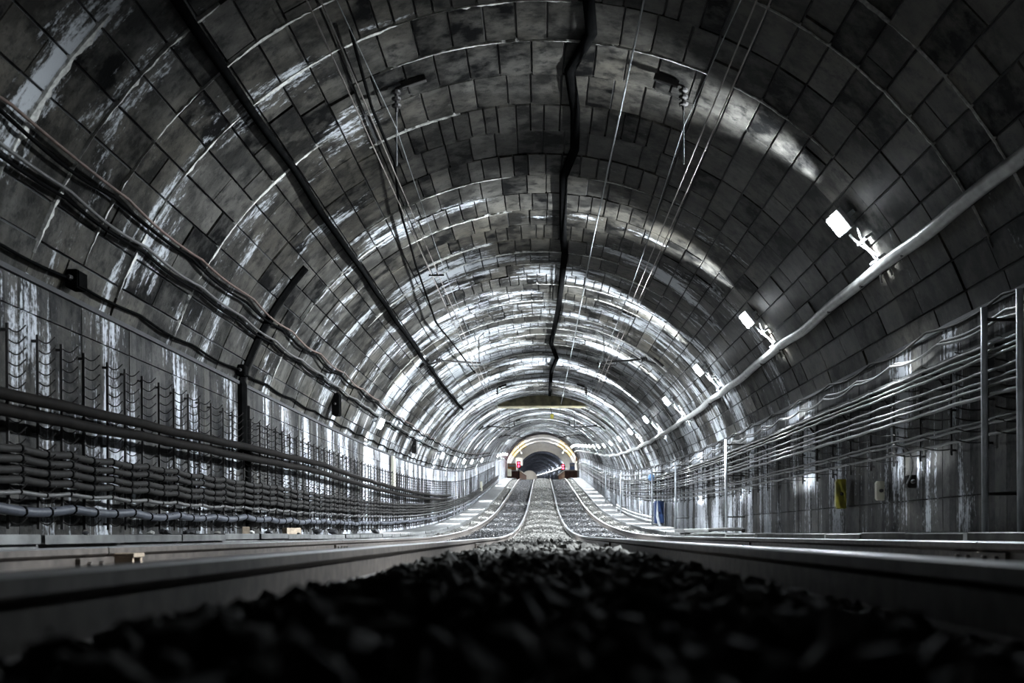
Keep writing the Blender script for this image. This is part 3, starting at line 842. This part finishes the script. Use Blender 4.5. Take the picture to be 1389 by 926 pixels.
# low pipes beyond the cabinet
for k, h in enumerate((.10, .22)):
    cable('low_pipe', ['lower', 'upper'][k] + ' of two grey pipes low on the right wall beyond the blue cabinet', 3.72, h, 33.6, 52, .04, M['pipe'], 'pipe', 'low pipes on the right wall', n=8, step=.3)
mb = MB(); mb.tube([T(3.66, -.01, 32.2), T(3.66, .1, 32.5), T(3.64, .3, 32.72), T(3.64, 1.0, 32.72)], .045, 8)
tag(mb.build('bent_pipe', M['galv'], smooth=True), 'bent grey pipe rising in front of the blue cabinet', 'pipe')
# slab and hose on the right walkway
mb = MB(); c = T(3.12, .035, 21.5); mb.box(c, .28, .75, .035, bev=.008); tag(mb.build('loose_slab', M['concrete']), 'loose concrete slab lying on the right walkway', 'slab')
q = np.linspace(0, 1, 20); mb = MB(); mb.tube(TA(3.5 + .15 * np.sin(q * 5), .035 + .03 * np.sin(q * 3.1), 18.0 + 3.2 * q), .035, 8)
tag(mb.build('hose', M['cable'], smooth=True), 'dark hose lying along the right walkway at the wall foot', 'hose')
# rubble on the left walkway
for k, (la, d, s, mt) in enumerate([(-3.42, 9.0, .028, 'lime'), (-3.40, 9.35, .035, 'stone_d'), (-3.5, 9.55, .04, 'stone_d'), (-3.38, 9.8, .03, 'stone_d'), (-3.45, 10.1, .045, 'stone_d'), (-3.55, 10.4, .035, 'stone_d'), (-3.4, 10.8, .03, 'stone_c'), (-3.5, 12.4, .04, 'lime'), (-3.5, 13.2, .05, 'stone_d'), (-3.45, 15.8, .06, 'stone_d'), (-3.5, 17.2, .07, 'stone_d'), (-3.4, 21.0, .07, 'stone_d'), (-3.1, 7.0, .02, 'stone_d'), (-3.05, 12.9, .02, 'stone_d')]):
    v = IV * (1 + rng.uniform(-.25, .2, (12, 1))) * np.array([s * 1.3, s * 1.5, s * .8]); v = v - [0, 0, v[:, 2].min() - .012]
    tag(link('rubble_stone', v + np.array(T(la, .0, d)), IF, M[mt]), ('%s whitish lump of rubble on the left walkway' % ('nearer' if k == 0 else 'farther') if mt == 'lime' else '%s dark lump of rubble on the left walkway counted from the front' % ['first','second','third','fourth','fifth','sixth','seventh','eighth','ninth','tenth','eleventh','twelfth','thirteenth'][k - 1 - (k > 7)]), 'stone', 'rubble on the left walkway')
for k, (d, a) in enumerate(((12.0, .3), (14.2, -.5))):
    mb = MB(); mb.box(T(-3.45, .06, d), .04, .14, .045, X=(math.cos(a), math.sin(a), 0), Y=(-math.sin(a), math.cos(a), 0), bev=.006)
    tag(mb.build('timber_offcut', M['wood']), ['nearer', 'farther'][k] + ' timber offcut lying on the left walkway', 'timber')

# =================================================================== OVERHEAD LINE
for sg, nm in ((-1, 'left'), (1, 'right')):
    for k, la in enumerate((1.52, 1.62)):
        hp = [(5, 3.76), (23, 3.74), (120, 3.75)]
        lp = [(5, sg * (la + .03)), (23.5, sg * (la - .10)), (45, sg * (la - .0)), (65, sg * (la - .12)), (118, sg * la)]
        cable('contact_wire', ['inner', 'outer'][k] + ' copper contact wire over the %s track' % nm, lp, hp, 4.5, 118, .006, M['copper'], 'wire', 'contact wires', step=.5, n=6)
    cable('messenger_wire', 'thin dark messenger wire sagging from support to support over the %s track' % nm, [(4.5, sg * 1.7), (10.5, sg * 1.46), (23.5, sg * 1.42), (45, sg * 1.5), (118, sg * 1.5)], [(4.5, 4.28), (7.5, 4.12), (10.5, 4.13), (14, 3.98), (17, 3.92), (20, 3.98), (23.5, 4.12), (34, 3.92), (45, 4.1), (55, 3.92), (65, 4.1), (75, 3.92), (85, 4.1), (118, 4)], 4.5, 118, .004, M['steelwire'], 'wire', 'messenger wires', step=.5, n=5)
cable('feeder_wire', 'stout grey feeder wire right of the crown', [(5, .92), (9, .88), (16, .80), (30, .74), (60, .75)], 4.5, 5, 75, .010, M['steelwire'], 'wire', step=.5, n=8)

def hanger(sg, d, label):
    la = sg * 1.30; h = CEN + math.sqrt(RAD ** 2 - la * la); n, t = ring_frame(la, h); c = Vector(T(la, h, d)); Y = Vector((0, 1, 0))
    e = empty('wire_hanger', c - n * .0, label, 'insulator', 'overhead line hangers')
    mb = MB(); mb.box(c + n * .045, .13, .03, .03, t, Y, n, bev=.005); mb.build('plate', M['iron'], e)
    mb = MB(); mb.lathe(c + n * .05 - t * .07, tuple(n), [(0, .012), (.09, .012), (.1, .02)], 6); mb.build('bolt', M['iron'], e)
    b = Vector(T(sg * 1.46, h - .10, d)); top = c + n * .06 + t * (.1 if sg * t.x > 0 else -.1)
    if (top - b).length < .02: top += Vector((0, 0, .05))
    mb = MB(); mb.tube([top, (top + b) / 2 + Vector((0, 0, .01)), b], .012, 6); mb.build('link', M['iron'], e)
    prof = []
    for k in range(3): prof += [(.02 + k * .07, .018), (.035 + k * .07, .05), (.055 + k * .07, .045), (.065 + k * .07, .018)]
    mb = MB(); mb.lathe(b, (0, 0, -1), [(0, .015)] + prof + [(.25, .012)], 10); mb.build('insulator', M['iron'], e, smooth=False)
    w = b - Vector((0, 0, .25)); mb = MB(); mb.tube([w, w - Vector((0, 0, (w.z - (CZ + float(zt(d)) + 3.75)))) * 1.0], .006, 5); mb.build('dropper', M['steelwire'], e)
    return e
for d in (10.5, 34, 55):
    for sg, nm in ((-1, 'left'), (1, 'right')): hanger(sg, d, {10.5: 'nearest', 34: 'second', 55: 'third'}[d] + ' black hanger with ribbed insulators on the vault above the %s track' % nm)
def cantilever(sg, d, label):
    e = empty('cantilever_arm', T(sg * 2.72, 3.88, d), label, 'bracket', 'overhead line cantilevers')
    la = sg * 2.68; h = CEN + math.sqrt(RAD ** 2 - la * la); n, t = ring_frame(la, h)
    mb = MB(); mb.box(Vector(T(la, h, d)) + n * .03, .14, .05, .025, t, (0, 1, 0), n, bev=.006); mb.build('wall_plate', M['iron'], e)
    mb = MB(); mb.tube([T(sg * 2.6, h - .05, d), T(sg * 2.3, 3.92, d), T(sg * 1.38, 3.86, d)], .022, 8); mb.build('arm', M['iron'], e)
    mb = MB(); mb.lathe(T(sg * 2.4, 3.93, d), (-sg, 0, -.05), [(0, .03), (.03, .06), (.05, .03), (.08, .06), (.1, .03), (.13, .06), (.15, .03)], 10); mb.build('insulator', M['iron'], e)
    mb = MB(); mb.tube([T(sg * 1.72, 3.88, d), T(sg * 1.70, 3.80, d), T(sg * 1.36, 3.79, d)], .012, 6); mb.build('registration_arm', M['iron'], e)
    mb = MB(); mb.tube([T(sg * 1.42, 3.86, d), T(sg * 1.42, 4.45, d), T(sg * 1.30, 4.55, d)], .010, 6); mb.build('tie_rod', M['iron'], e)
    return e
for d in (23.5, 45, 66, 86):
    for sg, nm in ((-1, 'left'), (1, 'right')): cantilever(sg, d, {23.5: 'nearest', 45: 'second', 66: 'third', 86: 'fourth'}[d] + ' black cantilever bracket reaching over the %s track' % nm)
# small T-shaped spacer on the left contact wires
e = empty('wire_spacer', T(-1.50, 3.74, 14.9), 'small black T-shaped spacer on the left contact wires', 'spacer')
mb = MB(); mb.tube([T(-1.62, 3.745, 14.9), T(-1.40, 3.745, 14.9)], .012, 6); mb.build('bar', M['black'], e)
mb = MB(); mb.tube([T(-1.50, 3.745, 14.9), T(-1.50, 3.9, 14.9)], .008, 6); mb.build('stem', M['black'], e)
# small yellow tag hanging beyond the beam
e = empty('hanging_tag', T(.42, 4.15, 43.0), 'small yellow tag hanging on a rod below the crown past the beam', 'tag')
mb = MB(); mb.box(T(.42, 4.22, 43.0), .07, .02, .1, bev=.01); mb.build('plate', M['yellow'], e)
mb = MB(); mb.tube([T(.42, 4.3, 43.0), T(.3, 4.85, 43.0)], .015, 6); mb.build('rod', M['iron'], e)

# =================================================================== STATION BEYOND THE CREST
S0, S1, SR = 116.0, 165.0, 5.3
def annulus(name, d, r0, r1, mat, n=40, low=-.3, label=None):
    """end wall with the tunnel profile cut out"""
    mb = MB(); ang = np.linspace(math.pi - TH0, TH0, n)
    for a, b in zip(ang[:-1], ang[1:]):
        mb.add([T(r0 * math.cos(a), CEN + r0 * math.sin(a), d), T(r0 * math.cos(b), CEN + r0 * math.sin(b), d), T(r1 * math.cos(b), CEN + r1 * math.sin(b), d), T(r1 * math.cos(a), CEN + r1 * math.sin(a), d)], [(0, 1, 2, 3)])
    for sg in (-1, 1):
        x0 = r0 * math.cos(TH0); x1 = r1 * math.cos(TH0); h0 = CEN + r0 * math.sin(TH0); h1 = CEN + r1 * math.sin(TH0)
        mb.add([T(sg * x0, h0, d), T(sg * x1, h1, d), T(sg * x1, low, d), T(sg * x0, low, d)], [(0, 1, 2, 3)])
    return tag(mb.build(name, mat), label, kind='structure')
annulus('wall_portal', S0 + .05, RAD + .03, 6.6, M['white'], label='station end wall around the near tunnel mouth')
annulus('wall_far_end', S1, 3.98, 6.6, M['greyst'], label='pale station end wall around the far tunnel mouth')
def strip(name, th0, th1, r, mat, label, d0=S0 + .1, d1=S1, nseg=8):
    th = np.linspace(math.radians(th0), math.radians(th1), nseg); mb = MB()
    for a, b in zip(th[:-1], th[1:]):
        for rr in (r, r + .12):
            mb.add([T(rr * math.cos(a), CEN + rr * math.sin(a), d0), T(rr * math.cos(b), CEN + rr * math.sin(b), d0), T(rr * math.cos(b), CEN + rr * math.sin(b), d1), T(rr * math.cos(a), CEN + rr * math.sin(a), d1)], [(0, 1, 2, 3)])
    return tag(mb.build(name, mat), label, kind='structure')
strip('ceiling_station', 62, 118, SR, M['greyst'], 'pale grey station vault between the cream panels')
strip('trim_4', 34, 62, SR - .02, M['cream'], 'cream panel band on the right of the station vault')
strip('trim_5', 118, 146, SR - .02, M['cream'], 'cream panel band on the left of the station vault')
strip('wall_station_right', 2, 34, SR, M['white'], 'bright white station wall on the right')
strip('wall_station_left', 146, 178, SR, M['white'], 'bright white station wall on the left')
PT = RAIL + .95
for sg, nm in ((-1, 'left'), (1, 'right')):
    p = empty('platform', T(sg * 4, RAIL - .3, S0 + 1), 'brown-faced station platform on the %s beyond the crest' % nm, kind='structure')
    mb = MB(); d0, d1 = S0 + .8, S1
    V = [T(sg * x, h, d) for d in (d0, d1) for x, h in ((2.55, -.4), (2.55, PT - .1), (5.3, PT - .1), (5.3, -.4))]
    mb.add(V, [(0, 1, 2, 3), (4, 7, 6, 5), (0, 4, 5, 1), (1, 5, 6, 2)]); mb.build('platform_body', M['maroon'], p)
    mb = MB(); V = [T(sg * x, h, d) for d in (d0, d1) for x, h in ((2.47, PT - .1), (2.47, PT), (5.3, PT), (5.3, PT - .1))]
    mb.add(V, [(0, 1, 2, 3), (4, 7, 6, 5), (0, 4, 5, 1), (1, 5, 6, 2), (0, 3, 7, 4)]); mb.build('platform_edge', M['white'], p)
    # wall posters / panels facing the camera direction on the platform
def board(name, label, la, h, d, hx, hz, mat, cat='poster', second=None):
    c = T(la, h, d); e = empty(name, (c[0], c[1], c[2] - hz), label, cat)
    mb = MB(); mb.box(c, hx, .04, hz, bev=.01); mb.build('frame', M['greyst'], e)
    mb = MB(); mb.box((c[0], c[1] - .045, c[2]), hx * .9, .008, hz * .88); mb.build('face', mat, e)
    if second:
        mb = MB(); mb.box((c[0], c[1] - .055, c[2] + hz * .35), hx * .7, .004, hz * .3); mb.build('print', second, e)
    return e
board('poster', 'orange and grey poster panel on the left platform', -3.5, PT + .42, S0 + 3, .5, .42, M['orange'], second=M['greyst'])
board('poster', 'white panel beside the orange poster on the left platform', -2.85, PT + 1.25, S0 + 12, .45, .5, M['white'])
board('poster', 'blue and white poster panel on the right platform', 3.5, PT + .45, S0 + 4, .3, .42, M['paleblue'], second=M['white'])
board('poster', 'slim orange sign at the right tunnel mouth', 3.82, PT + 1.2, S0 - .6, .07, .3, M['orange'], cat='sign')
jbox('equipment_box', 'white equipment box beside the left tunnel wall at the crest', -3.5, .55, 110.0, .22, .2, .4, M['creambox'], cat='box')
def signal(la, d, label):
    e = empty('rail_signal', T(la, -.1, d), label, 'signal', 'red signals')
    mb = MB(); mb.tube([T(la, -.15, d), T(la, 1.15, d)], .05, 8); mb.build('post', M['iron'], e)
    mb = MB(); mb.box(T(la, 1.5, d), .2, .1, .38, bev=.03); mb.build('head', M['black'], e)
    for k, h in enumerate((1.32, 1.66)):
        mb = MB(); mb.lathe(T(la, h, d - .1), (0, -1, 0), [(0, .13), (.03, .12), (.05, .07)], 12); mb.build('lens', M['red'] if k else M['red'], e)
    light('signal_glow', 'POINT', T(la, 1.5, d - .4), 14, size=.12, parent=e, col=(1, .02, .06))
signal(-2.62, S0 - 1.0, 'red light signal beside the left track at the station')
signal(2.62, S0 + 14, 'red light signal beside the right track at the station')
for k, d in enumerate((124, 136, 148, 159)):
    for sg in (-1, 1):
        c = T(sg * 3.2, 4.3, d)
        e = empty('station_luminaire', c, 'long white luminaire under the station vault on the %s' % ('left' if sg < 0 else 'right'), 'lamp', 'station luminaires')
        mb = MB(); mb.box(c, .1, 1.6, .06, bev=.02); mb.build('body', M['white'], e)
        m2 = MB(); m2.box((c[0], c[1], c[2] - .065), .07, 1.5, .01); m2.build('diffuser', M['tube'], e)
        light('luminaire_light', 'AREA', (c[0], c[1], c[2] - .12), STN * 2.5, (sg * .5, 0, -1), .3, None, e, (1, .97, .92), 3.0)
        light('luminaire_light', 'AREA', (c[0], c[1], c[2] + .12), STN, (sg * .1, 0, 1), .3, None, e, (1, .97, .92), 3.0)
# track bed through the station and the tunnel beyond
V = []; Fq = []; dd = np.concatenate([np.arange(120, 166, 3.0), np.arange(168, 530, 8.0)])
for d in dd: V += [T(-4.0, -.25, d), T(4.0, -.25, d)]
for i in range(len(dd) - 1): Fq.append((2 * i, 2 * i + 1, 2 * i + 3, 2 * i + 2))
tag(link('floor_far', V, Fq, M['bed']), 'dark trackbed through the station and the far tunnel', kind='structure')
# far tunnel shell with stepped rings and walls
def far_shell():
    e = np.arange(S1 + .02, 520, 3.0); V = []; U = []; Fq = []; n = 34
    ss = np.linspace(0, ARC, n - 2)
    for k in range(len(e) - 1):
        r = RAD - (0.05 if k % 2 else 0)
        la, hh = arch(ss, r)
        la = np.concatenate([[-WALL], la, [WALL]]); hh = np.concatenate([[-.4], hh, [-.4]])
        uu = np.concatenate([[-2.4], ss, [ARC + 2.4]])
        for d in (e[k], e[k + 1]): V.append(TA(la, hh, d)); U.append(np.stack([uu, np.full(n, d)], -1))
    V = np.concatenate(V); U = np.concatenate(U); m = len(V) // n
    i = np.arange(m - 1)[:, None] * n + np.arange(n - 1)[None]
    return tag(link('ceiling_far', V, np.stack([i, i + n, i + n + 1, i + 1], -1).reshape(-1, 4), M['farshell'], uv=U, rnd=np.random.default_rng(3).random((m - 1) * (n - 1))), 'ribbed vault of the far tunnel curving away to the left', kind='structure')
far_shell()
for k in range(26):  # added glowing tubes stand in for the bright line of a lit pipe
    a = 172 + 13.0 * k
    e = empty('glow_tube', T(3.5, 2.3, a), 'glowing tube standing in for the lit pipe along the right of the far tunnel', 'lamp', 'far tunnel lit-pipe glow')
    mb = MB(); mb.tube([T(3.45, 2.3, a), T(3.45, 2.3, a + 5), T(3.45, 2.3, a + 11.5)], .09, 6); mb.build('tube', M['tube'], e)
    mb = MB(); mb.box(T(3.6, 2.36, a + 5.7), .05, 5.7, .04); mb.build('tube_backing', M['lampbody'], e)
    if k % 3 == 0: light('tube_glow', 'POINT', T(2.9, 2.3, a + 5), 500, size=.3, parent=e, col=(.75, .85, 1))  # added point light spreading the glow of the stand-in tubes
# lit station at the end of the far tunnel
annulus('wall_last', 519.0, .02, 4.3, M['white'], label='bright white wall closing the far tunnel', low=-.3)
light('last_light', 'AREA', T(0, 3.9, 512), 350, (0, 1, -.4), 4.0, None, bpy.data.objects['wall_last'], (1, .95, .85))
